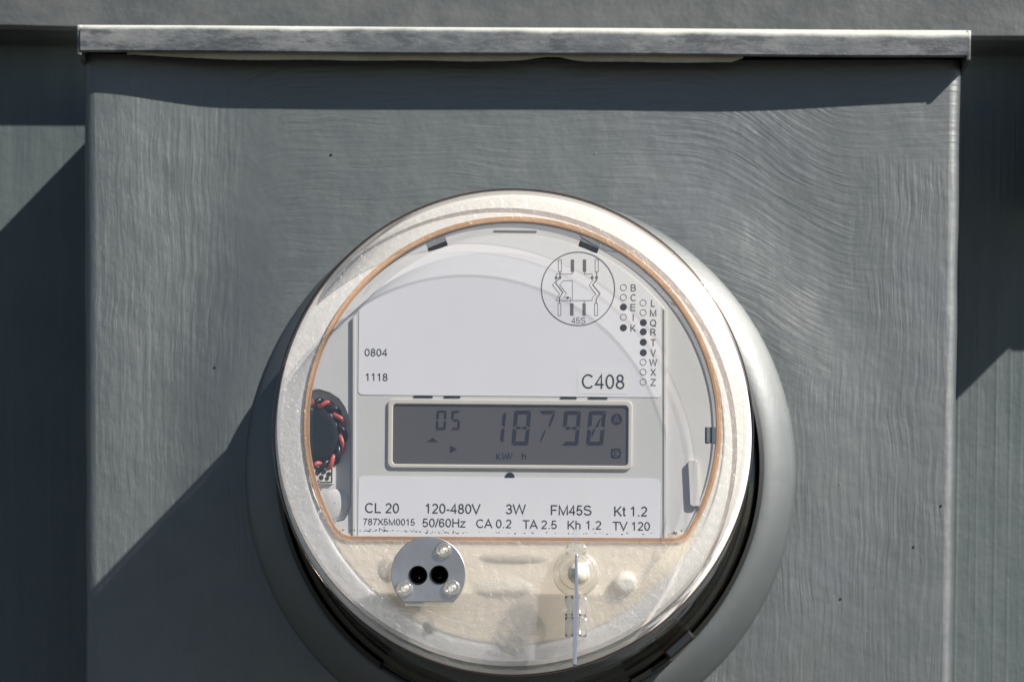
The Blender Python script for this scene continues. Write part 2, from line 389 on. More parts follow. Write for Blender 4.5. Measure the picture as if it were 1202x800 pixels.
# glyphs: advance, strokes; cap height 1, x in cap heights, y up
G = {
 '0': (.777, [arc(.385, .5, .27, .45, 90, 450, 24)]),
 '1': (.777, [[(.17, .74), (.33, .84), (.45, 1.0)], [(.43, 0), (.43, .97)]]),
 '2': (.777, [arc(.38, .69, .26, .26, 165, -20, 10) + [(.50, .44), (.28, .24), (.12, .055)], [(.06, .055), (.66, .055)]]),
 '3': (.777, [arc(.37, .72, .23, .23, 165, -90, 10)[:-1] + [(.30, .505)], [(.30, .505)] + arc(.37, .28, .27, .235, 90, -165, 12)]),
 '4': (.777, [[(.52, 0), (.52, .95), (.08, .29), (.69, .29)]]),
 '5': (.777, [[(.62, .94), (.22, .94), (.13, .46)] + arc(.37, .31, .27, .26, 140, -160, 12)]),
 '6': (.777, [arc(.40, .62, .27, .33, 25, 180, 8) + [(.13, .40)], arc(.39, .31, .255, .26, 0, 360, 18)]),
 '7': (.777, [[(.09, .94), (.66, .94), (.50, .70), (.37, .40), (.30, 0)]]),
 '8': (.777, [arc(.385, .735, .215, .215, 0, 360, 16), arc(.385, .28, .265, .235, 0, 360, 18)]),
 '9': (.777, [arc(.385, .69, .255, .26, 0, 360, 18), [(.64, .62)] + arc(.37, .38, .27, .33, 0, -155, 8)]),
 'A': (.93, [[(.03, 0), (.465, .98), (.90, 0)], [(.19, .33), (.74, .33)]]),
 'B': (.93, [[(.16, .055), (.16, .945), (.50, .945)] + arc(.50, .735, .23, .21, 90, -90, 8) + [(.16, .525)], [(.50, .525)] + arc(.54, .29, .25, .235, 90, -90, 8) + [(.13, .055)]]),
 'C': (1.0, [arc(.52, .5, .42, .45, 42, 318, 20)]),
 'E': (.93, [[(.80, .055), (.16, .055), (.16, .945), (.78, .945)], [(.16, .52), (.74, .52)]]),
 'F': (.85, [[(.16, 0), (.16, .945), (.77, .945)], [(.16, .50), (.68, .50)]]),
 'H': (1.0, [[(.16, 0), (.16, 1)], [(.84, 0), (.84, 1)], [(.16, .52), (.84, .52)]]),
 'I': (.388, [[(.194, 0), (.194, 1)]]),
 'K': (.93, [[(.16, 0), (.16, 1)], [(.82, 1), (.19, .38)], [(.36, .55), (.85, 0)]]),
 'L': (.777, [[(.15, 1), (.15, .055), (.73, .055)]]),
 'M': (1.163, [[(.15, 0), (.15, .96), (.58, .06), (1.01, .96), (1.01, 0)]]),
 'Q': (1.086, [arc(.53, .5, .43, .45, 0, 360, 24), [(.60, .25), (.98, -.05)]]),
 'R': (1.0, [[(.16, 0), (.16, .945), (.56, .945)] + arc(.56, .715, .25, .23, 90, -90, 8) + [(.16, .485)], [(.52, .485), (.70, .35), (.90, 0)]]),
 'S': (.93, [arc(.46, .725, .33, .225, 15, 215, 12) + arc(.47, .29, .36, .24, 60, -165, 12)]),
 'T': (.853, [[(.03, .945), (.82, .945)], [(.425, 0), (.425, .945)]]),
 'V': (.93, [[(.03, 1), (.465, .03), (.90, 1)]]),
 'W': (1.318, [[(.04, 1), (.33, .05), (.66, .96), (.99, .05), (1.28, 1)]]),
 'X': (.93, [[(.05, 0), (.87, 1)], [(.07, 1), (.89, 0)]]),
 'Z': (.853, [[(.06, .945), (.77, .945), (.07, .055), (.80, .055)]]),
 'h': (.777, [[(.13, 0), (.13, 1)], [(.13, .44)] + arc(.365, .47, .225, .215, 165, 0, 8) + [(.59, 0)]]),
 't': (.388, [[(.19, .93), (.19, .15), (.24, .06), (.36, .06)], [(.03, .685), (.36, .685)]]),
 'z': (.698, [[(.06, .665), (.60, .665), (.06, .055), (.64, .055)]]),
 '-': (.465, [[(.06, .36), (.40, .36)]]),
 '/': (.388, [[(.03, -.02), (.36, 1.02)]]),
 '.': (.388, [[(.19, 0), (.19, .13)]]),
 ' ': (.388, []),
}
def text_bm(bm, s, x0, x1, yb, h, y, k=0.010, sw=0.14):
    # fit the ink between x0 and x1
    pen = 0; items = []; lo, hi = 1e9, -1e9
    for ch in s:
        adv, st = G[ch]
        for q in st:
            items.append([(pen + a, b) for a, b in q])
            for a, b in q: lo = min(lo, pen + a); hi = max(hi, pen + a)
        pen += adv
    wpx = sw * h
    sx = (x1 - x0 - wpx) / max(hi - lo, 1e-6)
    if hi - lo < 0.05: sx = h
    for q in items:
        pts = [(x0 + wpx / 2 + (a - lo) * sx, b) for a, b in q]
        ribbon(bm, [(xx, yb + k * (xx - x0) - b * h) for xx, b in pts], wpx, y)
def text(s, x0, x1, yb, h, y, parent, mat='ink', k=0.010, sw=0.14, name='printed_text'):
    bm = bmesh.new(); text_bm(bm, s, x0, x1, yb, h, y, k, sw)
    return done(bm, name, mat, parent, recalc=False, label=None)

# ------------------------------------------------------------------ setting
YW = 0.108                                   # the wall plane
bm = bmesh.new(); box(bm, -1.6, 1.6, YW, YW + 0.12, -1.35, 1.3)
wall = done(bm, 'wall', 'wall', kind='structure', label='grey green painted wall behind the meter box')
# shallow vertical ridges on the boards of the wall
rb = bmesh.new()
x = -0.42
while x < 0.42:
    if x < 0.05: x += .002; continue
    wd = random.uniform(0.0012, 0.0026); hgt = random.uniform(0.00003, 0.00016)
    z0, z1 = -0.4, 0.165
    a = [rb.verts.new((x + dx, YW - dy, z)) for z in (z0, z1) for dx, dy in ((0, -.0001), (wd * .3, hgt), (wd * .7, hgt), (wd, -.0001))]
    for i in range(3): rb.faces.new((a[i], a[i + 1], a[i + 5], a[i + 4]))
    x += wd + random.uniform(0.0006, 0.004)
done(rb, 'paint_ridge', 'wall', wall, smooth=True, kind='stuff')
bm = bmesh.new(); box(bm, -9, 9, -9, 3, -1.5, -1.34)
done(bm, 'ground', 'ground', kind='structure')

# beam across the top
BP = 0.024                                   # how far it stands out from the wall
zl = P(0, 34, YW - BP); zr = P(1202, 45.5, YW - BP)
beam = empty('painted_beam', (0, YW, (zl.z + zr.z) / 2), 'weathered grey horizontal beam running along the wall above the meter box', 'beam')
bm = bmesh.new()
nseg = 90; prof = [(YW, 0), (YW - BP + .0015, 0), (YW - BP, .0015), (YW - BP, .06), (YW - BP + .002, .062), (YW, .062)]
prev = None
for i in range(nseg + 1):
    xx = -1.2 + 2.4 * i / nseg
    zz = zl.z + (zr.z - zl.z) * (xx - zl.x) / (zr.x - zl.x) + random.uniform(-.0004, .0004)
    ring = [bm.verts.new((xx, yy, zz + dz)) for yy, dz in prof]
    if prev:
        for j in range(len(prof)): bm.faces.new((prev[j], prev[(j + 1) % 6], ring[(j + 1) % 6], ring[j]))
    else: bm.faces.new(ring)
    prev = ring
bm.faces.new(prev[::-1])
done(bm, 'board', 'beam', beam)

# added blocks out of view right of the box, stepped to shape the wall shadow
kx = P(1207, 250, YW).x
px180 = P(1180, 415, YW)
D1, D2 = 0.042, 0.075
caster = empty('shadow_caster', (kx + .05, YW, px180.z + SB * D1), 'unseen stepped grey block added right of the meter box to cast the wall shadow', 'shadow caster')
zb = px180.z + SB * D1; zt = zr.z - 0.0006
xs = px180.x + SA * D1
bm = bmesh.new(); box(bm, max(kx, xs - .05), xs, YW - D2, YW + .002, zb, zt); bevel(bm, .0015, 2)
done(bm, 'deep_caster', 'caster_grey', caster)
bm = bmesh.new(); box(bm, xs + .0003, xs + .14, YW - D1, YW + .002, zb, zt); bevel(bm, .0015, 2)
done(bm, 'shallow_caster', 'caster_grey', caster)

# ------------------------------------------------------------------ meter box
tl, tr_, bl_, br_ = P(97.5, 100, 0), P(1129, 100, 0), P(99.5, 800, 0), P(1120, 800, 0)
XL, XR = (tl.x + bl_.x) / 2, (tr_.x + br_.x) / 2
ZT = P(600, 66, 0).z; ZB = P(600, 1250, 0).z
print('box edges', tl.x, bl_.x, tr_.x, br_.x)
mbox = empty('meter_box', ((XL + XR) / 2, 0, ZB), 'grey green brush painted metal box with a raised round collar under a projecting cap', 'meter box')
cc = P(611, 556, 0); CX, CZ = cc.x, cc.z
CR = 323 * mm(0)                              # outer radius of the collar
print('collar', CX, CZ, CR, 'front px', mm(YF), 'box px', mm(0))
def ss(a, b, x):
    t = max(0, min(1, (x - a) / (b - a))); return t * t * (3 - 2 * t)
def dish(x, z):
    """how far the thin face panel is dished in from its folded edges"""
    l = ss(0, .055, x - XL); r = ss(0, .10, XR - x)
    v = 0.0034 * l * (0.30 + 0.70 * r)
    v *= 1 - 0.9 * ss(CR + .045, CR + .004, math.hypot(x - CX, z - CZ)) * ss(0.12, -.02, z - CZ - .05)
    # little dent upper left
    q = P(190, 212, 0); v += 0.0006 * math.exp(-((x - q.x) ** 2 + (z - q.z) ** 2) / .00003)
    return v
bm = bmesh.new()
HOLE = 0.094
nx, nz = 150, 150
RB = 0.0045
def face_y(x, z): return dish(x, z)
# polar-rectangular grid: rings from the collar foot out to the rectangle
NA = 360; rings = []
for i in range(NA):
    a = 2 * PI * i / NA; ca, sa = math.cos(a), math.sin(a)
    # distance to rectangle inset by RB
    tx = ((XR - RB - CX) if ca > 0 else (CX - XL - RB)) / max(abs(ca), 1e-9)
    tz = ((ZT - CZ) if sa > 0 else (CZ - ZB)) / max(abs(sa), 1e-9)
    L_ = min(tx, tz); row = []
    for j in range(61):
        r = (CR - 0.0) + (L_ - CR) * (j / 60)
        x, z = CX + r * ca, CZ + r * sa
        row.append(bm.verts.new((x, face_y(x, z), z)))
    rings.append(row)
for i in range(NA):
    A, B = rings[i], rings[(i + 1) % NA]
    for j in range(60): bm.faces.new((A[j], A[j + 1], B[j + 1], B[j]))
done(bm, 'front_panel', 'box', mbox, smooth=True)
# folded edges and sides
for sgn, X in ((-1, XL), (1, XR)):
    bm = bmesh.new(); prev = None
    for j in range(140):
        z = ZB + (ZT - ZB) * j / 139
        jit = 0.00012 * math.sin(z * 130 + sgn) + random.uniform(-.00004, .00004)
        ring = []
        xi = X - sgn * RB
        pts = [(xi - sgn * .0001, face_y(xi, z))]
        for q in range(1, 9):
            a = PI / 2 * q / 8
            pts.append((xi + sgn * (RB + jit) * math.sin(a), face_y(xi, z) + RB * (1 - math.cos(a))))
        pts.append((X + sgn * jit, YW + .001))
        ring = [bm.verts.new((a, b, z)) for a, b in pts]
        if prev:
            for i in range(len(ring) - 1): bm.faces.new((prev[i], prev[i + 1], ring[i + 1], ring[i]))
        prev = ring
    done(bm, 'side_panel', 'box', mbox, smooth=True)
bm = bmesh.new(); box(bm, XL + .001, XR - .001, .012, YW, ZB, ZB + .002); done(bm, 'bottom_panel', 'box', mbox)
# collar
bm = bmesh.new()
prof = [(CR + .0012, dish(CX, CZ + .2) * 0 + .0022), (CR - .0002, -.0006), (CR - .0022, -.0024), (CR - .0052, -.0047), (CR - .0085, -.0066), (CR - .0118, -.0076), (CR - .0140, -.0076), (CR - .0155, -.0068), (CR - .0163, -.004), (CR - .0166, .004)]
# refine
def smoothprof(p, it=2):
    for _ in range(it):
        q = [p[0]]
        for a, b in zip(p[:-1], p[1:]):
            q.append((a[0] * .75 + b[0] * .25, a[1] * .75 + b[1] * .25)); q.append((a[0] * .25 + b[0] * .75, a[1] * .25 + b[1] * .75))
        q.append(p[-1]); p = q
    return p
lathe(bm, smoothprof(prof), CX, CZ, 220)
done(bm, 'raised_collar', 'collar', mbox, smooth=True)
# opening back: dark socket behind the collar
bm = bmesh.new(); lathe(bm, [(CR - .014, .003), (.070, .004), (.070, .03)], CX, CZ, 120)
done(bm, 'socket_rim', 'black', mbox, smooth=True)
# cap
CO = 0.0094
a = P(90.5, 50, -CO); b_ = P(1139.5, 52, -CO); zt1 = P(600, 29.5, -CO).z; zb1 = P(600, 63.5, -CO).z
slope = (P(1139, 34, -CO).z - P(90, 27.5, -CO).z) / (b_.x - a.x)
cap = None
bm = bmesh.new()
x0, x1 = a.x + .0012, b_.x - .0012; xm = (x0 + x1) / 2
rC = .0036
secs = []
prof = [(YW - .002, zt1 + .004), (-CO + .006, zt1 + .0006)]
for q in range(0, 7):
    an = PI / 2 * q / 6
    prof.append((-CO + rC * (1 - math.sin(an)), zt1 - rC * (1 - math.cos(an))))
prof += [(-CO - .0002, (zt1 + zb1) / 2), (-CO, zb1 + .0006), (-CO + .0006, zb1), (-CO + .0022, zb1 + .0003), (-CO + .0022, zb1 + .006), (YW - .002, zb1 + .009)]
N_ = 80; prev = None
for i in range(N_ + 1):
    u = i / N_; e = 0
    X = x0 + (x1 - x0) * u
    jt = 0.00015 * math.sin(X * 40)
    zs = slope * (X - xm)
    s = 1.0
    ring = [bm.verts.new((X, yy, zz + zs + (jt if zz < zt1 - .002 else jt * .4))) for yy, zz in prof]
    if prev:
        for j in range(len(prof)): bm.faces.new((prev[j], prev[(j + 1) % len(prof)], ring[(j + 1) % len(prof)], ring[j]))
    else: first = ring
    prev = ring
bm.faces.new(first); bm.faces.new(prev[::-1])
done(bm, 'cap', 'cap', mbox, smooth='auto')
for (X, sg) in ((x0, -1), (x1, 1)):           # the cap's folded ends
    bm = bmesh.new(); zs = slope * (X - xm)
    box(bm, min(X - sg * .0004, X + sg * .0014), max(X - sg * .0004, X + sg * .0014), -CO + .0006, YW - .004, zb1 + zs - .0012, zt1 + zs - .0006)
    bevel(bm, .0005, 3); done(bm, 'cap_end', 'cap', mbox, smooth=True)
# unpainted cream strip under the cap, ragged paint edge
bm = bmesh.new(); n = 260
xa, xb = P(150, 60, -.004).x, P(872, 60, -.004).x
prevv = None
for i in range(n + 1):
    u = i / n; X = xa + (xb - xa) * u; zs = slope * (X - xm)
    wv = .0078 * ss(0, .16, u) + .0006 * math.sin(u * 37) + random.uniform(-.0003, .0003)
    gx = (X - P(648, 60, 0).x)
    wv -= .0085 * math.exp(-(gx / .0085) ** 2)
    if u > .98: wv *= (1 - u) / .02
    wv = max(wv, .0002)
    f = bm.verts.new((X, -CO + .0030, zb1 + zs + .0010)); b2 = bm.verts.new((X, -CO + .0034, zb1 + zs - wv * .22))
    if prevv: bm.faces.new((prevv[0], f, b2, prevv[1]))
    prevv = (f, b2)
done(bm, 'bare_strip', 'primer', mbox, recalc=False)

# ------------------------------------------------------------------ electric meter
fc = P(601, 503, YF); FX, FZ = fc.x, fc.z; PXF = mm(YF); FR = 275.5 * PXF
meter = empty('electric_meter', (CX, -.002, CZ), 'round electricity meter with clear cover, white face and grey digital display', 'electricity meter')
bm = bmesh.new()
BR = 0.0905
def lerp(a, b, t): return a + (b - a) * t
def cring(bm, prof, n=200):
    """lathe whose axis slides from the collar centre to the front centre"""
    rs = []
    for r, y in prof:
        t = (y - 0) / (YF - 0); x = lerp(CX, FX, t); z = lerp(CZ, FZ, t)
        rs.append([bm.verts.new((x + r * math.cos(2 * PI * i / n), y, z + r * math.sin(2 * PI * i / n))) for i in range(n)])
    for A, B in zip(rs[:-1], rs[1:]):
        for i in range(n): bm.faces.new((A[i], A[(i + 1) % n], B[(i + 1) % n], B[i]))
print('axis drift mm', (FX - CX) * 1000, (FZ - CZ) * 1000, 'FR', FR)
cring(bm, smoothprof([(BR, -.012), (BR, -.019), (BR - .0025, -.0205), (.0868, -.0215), (.0864, -.026), (.0856, -.06), (FR + .0006, -.098), (FR + .0002, YF + .0012)], 2))
done(bm, 'cover_wall', 'side', meter, smooth=True)
bm = bmesh.new()
cring(bm, smoothprof([(FR + .0003, YF + .0014), (FR + .0005, YF + .0010), (FR + .0004, YF + .0004), (FR - .0003, YF), (FR - .0011, YF - .0001)], 1), 220)
done(bm, 'cover_rim', 'rim', meter, smooth=True)
bm = bmesh.new(); cring(bm, smoothprof([(.0843, YF + .0090), (.0847, YF + .0091), (.0849, YF + .0095), (.0849, YF + .0100), (.0847, YF + .0104), (.0843, YF + .0105)], 2), 220)
done(bm, 'edge_bead', 'bead', meter, smooth=True)
# dark body inside and base
bm = bmesh.new(); cring(bm, [(.001, -.080), (.0745, -.080), (.0815, -.076), (.0830, -.062), (.0834, -.045), (.0834, -.044), (.0838, -.012), (.0838, .0)], 140)
done(bm, 'inner_body', 'body', meter, smooth=False)
bm = bmesh.new(); cring(bm, smoothprof([(.080, -.0085), (.0897, -.0085), (.0897, -.013), (.0895, -.0165), (.0875, -.0175), (.080, -.0175)], 1), 180)
done(bm, 'base_flange', 'black', meter, smooth=True)
for yy, rr_, mt in ((-.030, .0848, 'copper'), (-.0365, .0844, 'body'), (-.052, .0838, 'body')):
    bm = bmesh.new(); cring(bm, smoothprof([(rr_ - .004, yy - .0016), (rr_, yy - .0012), (rr_, yy + .0012), (rr_ - .004, yy + .0016)], 1), 180)
    done(bm, 'inner_band', mt, meter, smooth=True)
# lock ring with its lug lower right
bm = bmesh.new()
for r0, r1, ya, yb in ((BR + .0003, BR + .0020, -.0205, -.006),):
    a0, a1 = math.radians(-62), math.radians(235)
    n = 200; rs = []
    for r, y in ((r0, ya), (r1, ya + .0006), (r1, yb), (r0, yb)):
        rs.append([bm.verts.new((CX + r * math.cos(a0 + (a1 - a0) * i / n), y, CZ + r * math.sin(a0 + (a1 - a0) * i / n))) for i in range(n + 1)])
    for j in range(4):
        A, B = rs[j], rs[(j + 1) % 4]
        for i in range(n): bm.faces.new((A[i], A[i + 1], B[i + 1], B[i]))
    bm.faces.new([q[0] for q in rs]); bm.faces.new([q[-1] for q in rs][::-1])
done(bm, 'lock_ring', 'black', meter, smooth=False)
q = P(793, 748, -.03)
bm = bmesh.new(); ang = math.atan2(q.z - CZ, q.x - CX)
box(bm, -.0022, .0022, -.004, .004, -.0065, .0065); bevel(bm, .001, 2)
bmesh.ops.transform(bm, verts=bm.verts, matrix=Matrix.Translation((CX + .0905 * math.cos(ang), -.0205, CZ + .0905 * math.sin(ang))) @ Matrix.Rotation(-ang, 4, 'Y'))
done(bm, 'lock_lug', 'brown_clear', meter)

# window outline in photo px
WXc, WYc, WR = 602.0, 500.0, 238.5
def window_outline(grow=0.0, n=90, yc=630.0, fil=24.0):
    R = WR + grow; yb = yc + grow; f = fil
    # arc from lower right over the top to lower left, chord with filleted corners
    cyf = yb - f; dx = math.sqrt((R - f) ** 2 - (cyf - WYc) ** 2)
    cr = (WXc + dx, cyf); cl = (WXc - dx, cyf)
    ar = math.atan2(cyf - WYc, dx)
    pts = []
    for i in range(n + 1):
        a = ar - (2 * PI - (PI - 2 * ar) - 0.0) * 0 - i / n * (PI + 2 * ar)
        pts.append((WXc + R * math.cos(a), WYc + R * math.sin(a)))
    for i in range(1, 9):
        a = (PI - ar) + i / 8 * (-(PI / 2 - ar))
        pts.append((cl[0] + f * math.cos(a), cl[1] + f * math.sin(a)))
    for i in range(0, 8):
        a = PI / 2 - i / 8 * (PI / 2 - ar)
        pts.append((cr[0] + f * math.cos(a), cr[1] + f * math.sin(a)))
    k = 0.006
    return [rot_pt(a, b, 602, 500, k) for a, b in pts]
front_out = circ(601, 503, 272.5, 200)
plate('frosted_front', [px_loop(front_out, YF), px_loop(window_outline(4.0), YF), px_loop(circ(491, 675, 9.9, 40), YF), px_loop(circ(515.6, 674.6, 9.9, 40), YF)], YF + .0002, YF + .0008, 'frost', meter)
plate('window_pane', [px_loop(window_outline(3.8), YF)], YF + .0005, YF + .0009, 'pane', meter)
# inward wall of the lens
bm = bmesh.new()
o1 = px_loop(window_outline(0), YF); o2 = px_loop(window_outline(-1.5), YF)
va = [bm.verts.new((x, YF + .001, z)) for x, z in o1]; vb = [bm.verts.new((x, YF + .0075, z)) for x, z in o2]
for i in range(len(va)): bm.faces.new((va[i], va[(i + 1) % len(va)], vb[(i + 1) % len(va)], vb[i]))
done(bm, 'lens_wall', 'lens', meter, smooth=True)

# face inside
YD = YF + .0125                                # upper panel plane
YL = YD + .0009                                # lower dial plane
K = 0.008
dial_out = [(605 + 260 * math.cos(2 * PI * i / 160), 505 + 260 * math.sin(2 * PI * i / 160)) for i in range(160)]
recess = [(363, 461), (366, 458), (374, 456), (387, 460), (398, 467), (405, 477), (410, 490), (411.5, 505), (411.5, 590), (409, 602), (404, 610), (396, 612), (374, 600), (376, 597), (368, 580), (363, 560)]
slotA = rr(501, 279, 524, 292, 1, -0.30); slotB = rr(680, 281, 703, 294, 1, 0.30)
slotC = rr(827.5, 501, 836, 520, .5)
_t = YL / YF; _dx, _dz = lerp(CX, FX, _t), lerp(CZ, FZ, _t)
dial_w = [(_dx + .0745 * math.cos(2 * PI * i / 180), _dz + .0745 * math.sin(2 * PI * i / 180)) for i in range(180)]
plate('dial_plate', [dial_w, px_loop(recess, YL), px_loop(slotA, YL), px_loop(slotB, YL), px_loop(slotC, YL)], YL, YL + .0012, 'housing', meter)
bm = bmesh.new(); cring(bm, smoothprof([(.0738, YL + .0006), (.0743, YL - .0003), (.0752, YL - .0004), (.0838, YL + .0021), (.0844, YL + .0032)], 2), 200)
done(bm, 'sloping_ring', 'ringwhite', meter, smooth=True)
bm = bmesh.new(); prism(bm, px_loop(recess, YL + .005), YL + .0032, YL + .0042); done(bm, 'recess_back', 'housing', meter)
bm = bmesh.new()
va = [bm.verts.new((x, YL + .001, z)) for x, z in px_loop(recess, YL)]; vb = [bm.verts.new((x, YL + .0032, z)) for x, z in px_loop(recess, YL)]
for i in range(len(va)): bm.faces.new((va[i], va[(i + 1) % len(va)], vb[(i + 1) % len(va)], vb[i]))
done(bm, 'recess_wall', 'housing', meter)
for s_, (cx_, cy_) in (('a', (512, 286)), ('b', (692, 288)), ('c', (832, 511))):
    bm = bmesh.new(); prism(bm, px_loop(rr(cx_ - 18, cy_ - 16, cx_ + 18, cy_ + 16, 2), YL), YL + .0032, YL + .004); done(bm, 'slot_back', 'dark_hole', meter)
bm = bmesh.new(); prism(bm, px_loop(rr(829.5, 501.5, 833.5, 519, .5), YL), YL - .0003, YL + .002); done(bm, 'slot_latch', 'steel', meter)
plate('window_gasket', [px_loop(window_outline(6.8), YL), px_loop(window_outline(0.2), YL)], YL - .0013, YL - .0006, 'gasket', meter, bev=.0002)
# pale rim moulding along the dial's edge
rimo = [(601 + 236 * math.cos(a), 504 + 236 * math.sin(a)) for a in [math.radians(-200 + 220 * i / 100) for i in range(101)]]
rimi = [(601 + 229 * math.cos(a), 504 + 229 * math.sin(a)) for a in [math.radians(-200 + 220 * i / 100) for i in range(101)]]
# raised centre panel
panel = [(782, 640), (414, 640)]
import itertools
arcp = []
Rp = 228.0
a0 = math.atan2(-math.sqrt(Rp ** 2 - 187 ** 2), -187); a1 = math.atan2(-math.sqrt(Rp ** 2 - 181 ** 2), 181)
for i in range(61):
    a_ = a0 + (a1 - a0) * i / 60
    arcp.append((601 + Rp * math.cos(a_), 503 + Rp * math.sin(a_)))
panel_o = [(782, 633), (415, 632)] + [(max(p[0], 414), p[1]) for p in arcp]
bezo = rr(454.8, 468.5, 742.4, 550, 7, K); bezi = rr(461, 475, 737, 545, 4, K)
lcdhole = rr(459, 473, 739, 547, 4, K)
plate('centre_panel', [px_loop(panel_o, YD), px_loop(lcdhole, YD)], YD, YD + .0008, 'panel', meter, bev=.00025)
for xx, sx in ((415.5, 1), (780.5, 1)):
    bm = bmesh.new(); prism(bm, px_loop([(xx - 1.6, 372 if xx < 500 else 362), (xx + 1.6, 370 if xx < 500 else 364), (xx + 1.6, 632), (xx - 1.6, 632)], YD), YD - .00035, YD + .0005); bevel(bm, .00015, 2)
    done(bm, 'panel_ridge', 'panel', meter)
# labels
YLb = YD - .00018
Rl = 226.0
lab = [rot_pt(a, b, 600, 465, K) for a, b in ((775, 465),)]
ar2 = []
b0 = math.atan2(-math.sqrt(Rl ** 2 - 179 ** 2), -179); b1 = math.atan2(-math.sqrt(Rl ** 2 - 174 ** 2), 174)
for i in range(61):
    a_ = b0 + (b1 - b0) * i / 60
    ar2.append((600.5 + Rl * math.cos(a_), 502.5 + Rl * math.sin(a_)))
btm = [(776, 461)] + arc(772, 461, 4, 5, 0, 90, 4) + arc(425.5, 458, 5, 5, 90, 180, 4)
upper = plate('upper_label', [px_loop(btm + ar2, YLb)], YLb, YD, 'label', meter)
lower = plate('lower_label', [px_loop(rr(420.5, 560, 774.5, 632, 6, 0.0095, rs=(6, .5, .5, 6)), YLb)], YLb, YD, 'label', meter)
YI = YLb - .00006
text('0804', 428, 455, 417.6, 8.6, YI, upper); text('1118', 429, 455, 446.6, 8.8, YI, upper)
stk = plate('sticker', [px_loop(rr(677.5, 432, 737, 462, 2, .01), YI)], YI, YLb, 'sticker', meter)
text('C408', 683, 733, 455.8, 17.0, YI - .00006, stk, sw=.115)
for i, (ch, cy_) in enumerate(zip('BCEIK', (337.3, 348.8, 360.2, 372.0, 384.4))):
    bm = bmesh.new()
    if ch in 'EK': poly(bm, circ(731.8, cy_, 4.1, 20), YI)
    else: ribbon(bm, circ(731.8, cy_, 3.6, 24), .7, YI, closed=True)
    done(bm, 'printed_dot', 'ink' if ch in 'EK' else 'ink_pale', upper, recalc=False)
    wd = 1.2 if ch == 'I' else 6.6
    text(ch, 743.4 - wd / 2, 743.4 + wd / 2, cy_ + 4.4, 8.0, YI, upper, mat='ink_pale', sw=.15, name='printed_letter')
for i, (ch, cy_) in enumerate(zip('LMQRTVWXZ', (355.3, 366.6, 378.4, 389.2, 401.4, 413.6, 424.8, 436.3, 448.0))):
    bm = bmesh.new()
    if ch in 'QRTV': poly(bm, circ(755.2, cy_, 4.1, 20), YI)
    else: ribbon(bm, circ(754.9, cy_, 3.6, 24), .7, YI, closed=True)
    done(bm, 'printed_dot', 'ink' if ch in 'QRTV' else 'ink_pale', upper, recalc=False)
    wd = {'M': 7.6, 'W': 9.6, 'L': 5.2, 'Q': 7.6}.get(ch, 6.8)
    text(ch, 766.8 - wd / 2, 766.8 + wd / 2, cy_ + 4.4, 8.0, YI, upper, mat='ink_pale', sw=.16, name='printed_letter')
# wiring diagram (zoomed readings: origin 620,270 scale 6.01)
def Z2(pts): return [(620 + a / 6.01, 270 + b / 6.01) for a, b in pts]
bm = bmesh.new()
ribbon(bm, circ(678.5, 338.8, 43.0, 90), 1.2, YI, closed=True)
def rect_line(x0_, y0_, x1_, y1_): ribbon(bm, Z2([(x0_, y0_), (x1_, y0_), (x1_, y1_), (x0_, y1_)]), .55, YI, closed=True)
def rect_fill(x0_, y0_, x1_, y1_): poly(bm, Z2([(x0_, y0_), (x1_, y0_), (x1_, y1_), (x0_, y1_)]), YI)
rect_line(214, 207, 235, 292); rect_fill(301, 207, 324, 294); rect_fill(386, 207, 409, 294); rect_line(473, 207, 495, 294)
rect_line(211, 515, 231, 602); rect_fill(296, 515, 320, 602); rect_fill(384, 515, 406, 602); rect_line(469, 516, 490, 602)
ribbon(bm, Z2([(312, 294), (312, 309), (199, 309), (199, 332)]), .5, YI)
ribbon(bm, Z2([(398, 294), (398, 309), (452, 309), (452, 336)]), .5, YI)
ribbon(bm, Z2([(225, 292), (225, 330), (193, 372), (245, 438), (221, 475), (221, 515)]), 1.1, YI)
ribbon(bm, Z2([(198, 335), (198, 350), (172, 385), (222, 450), (196, 490), (196, 496), (452, 496), (452, 478), (478, 450), (430, 388), (452, 358), (452, 336)]), .6, YI)
ribbon(bm, Z2([(312, 496), (312, 356), (250, 356), (222, 386), (270, 446), (250, 474), (276, 474)]), .55, YI)
ribbon(bm, Z2([(285, 476), (298, 476), (298, 510)]), .55, YI)
ribbon(bm, Z2([(484, 292), (484, 352), (455, 384), (507, 448), (480, 484), (480, 516)]), 1.1, YI)
ribbon(bm, Z2([(396, 496), (396, 515)]), .55, YI)
for a_, b_2 in ((198, 334), (225, 334), (452, 334), (483, 334), (279, 476)): poly(bm, circ(620 + a_ / 6.01, 270 + b_2 / 6.01, 1.7, 14), YI - .00003)
done(bm, 'wiring_diagram', 'ink_pale', upper, recalc=False)
text('45S', 670.7, 687.2, 379.6, 7.4, YI, upper, mat='ink_pale', k=.006, sw=.11)
for s_, xa_, xb_2, yb_, h_ in (('CL 20', 428.5, 468.5, 601.4, 11.6), ('120-480V', 499.3, 564.5, 602.0, 11.4), ('3W', 593.6, 617.5, 602.8, 11.4), ('FM45S', 646.6, 694.5, 604.0, 11.6), ('Kt 1.2', 721, 760, 605.2, 11.4),
                            ('787X5M0015', 426, 487, 615.6, 7.6), ('50/60Hz', 496, 547, 618.0, 10), ('CA 0.2', 559, 600.5, 619.0, 10), ('TA 2.5', 613, 653.6, 620.0, 10), ('Kh 1.2', 666.3, 706, 620.6, 10), ('TV 120', 718.5, 763, 621.8, 10)):
    text(s_, xa_, xb_2, yb_, h_, YI, lower, mat='ink')
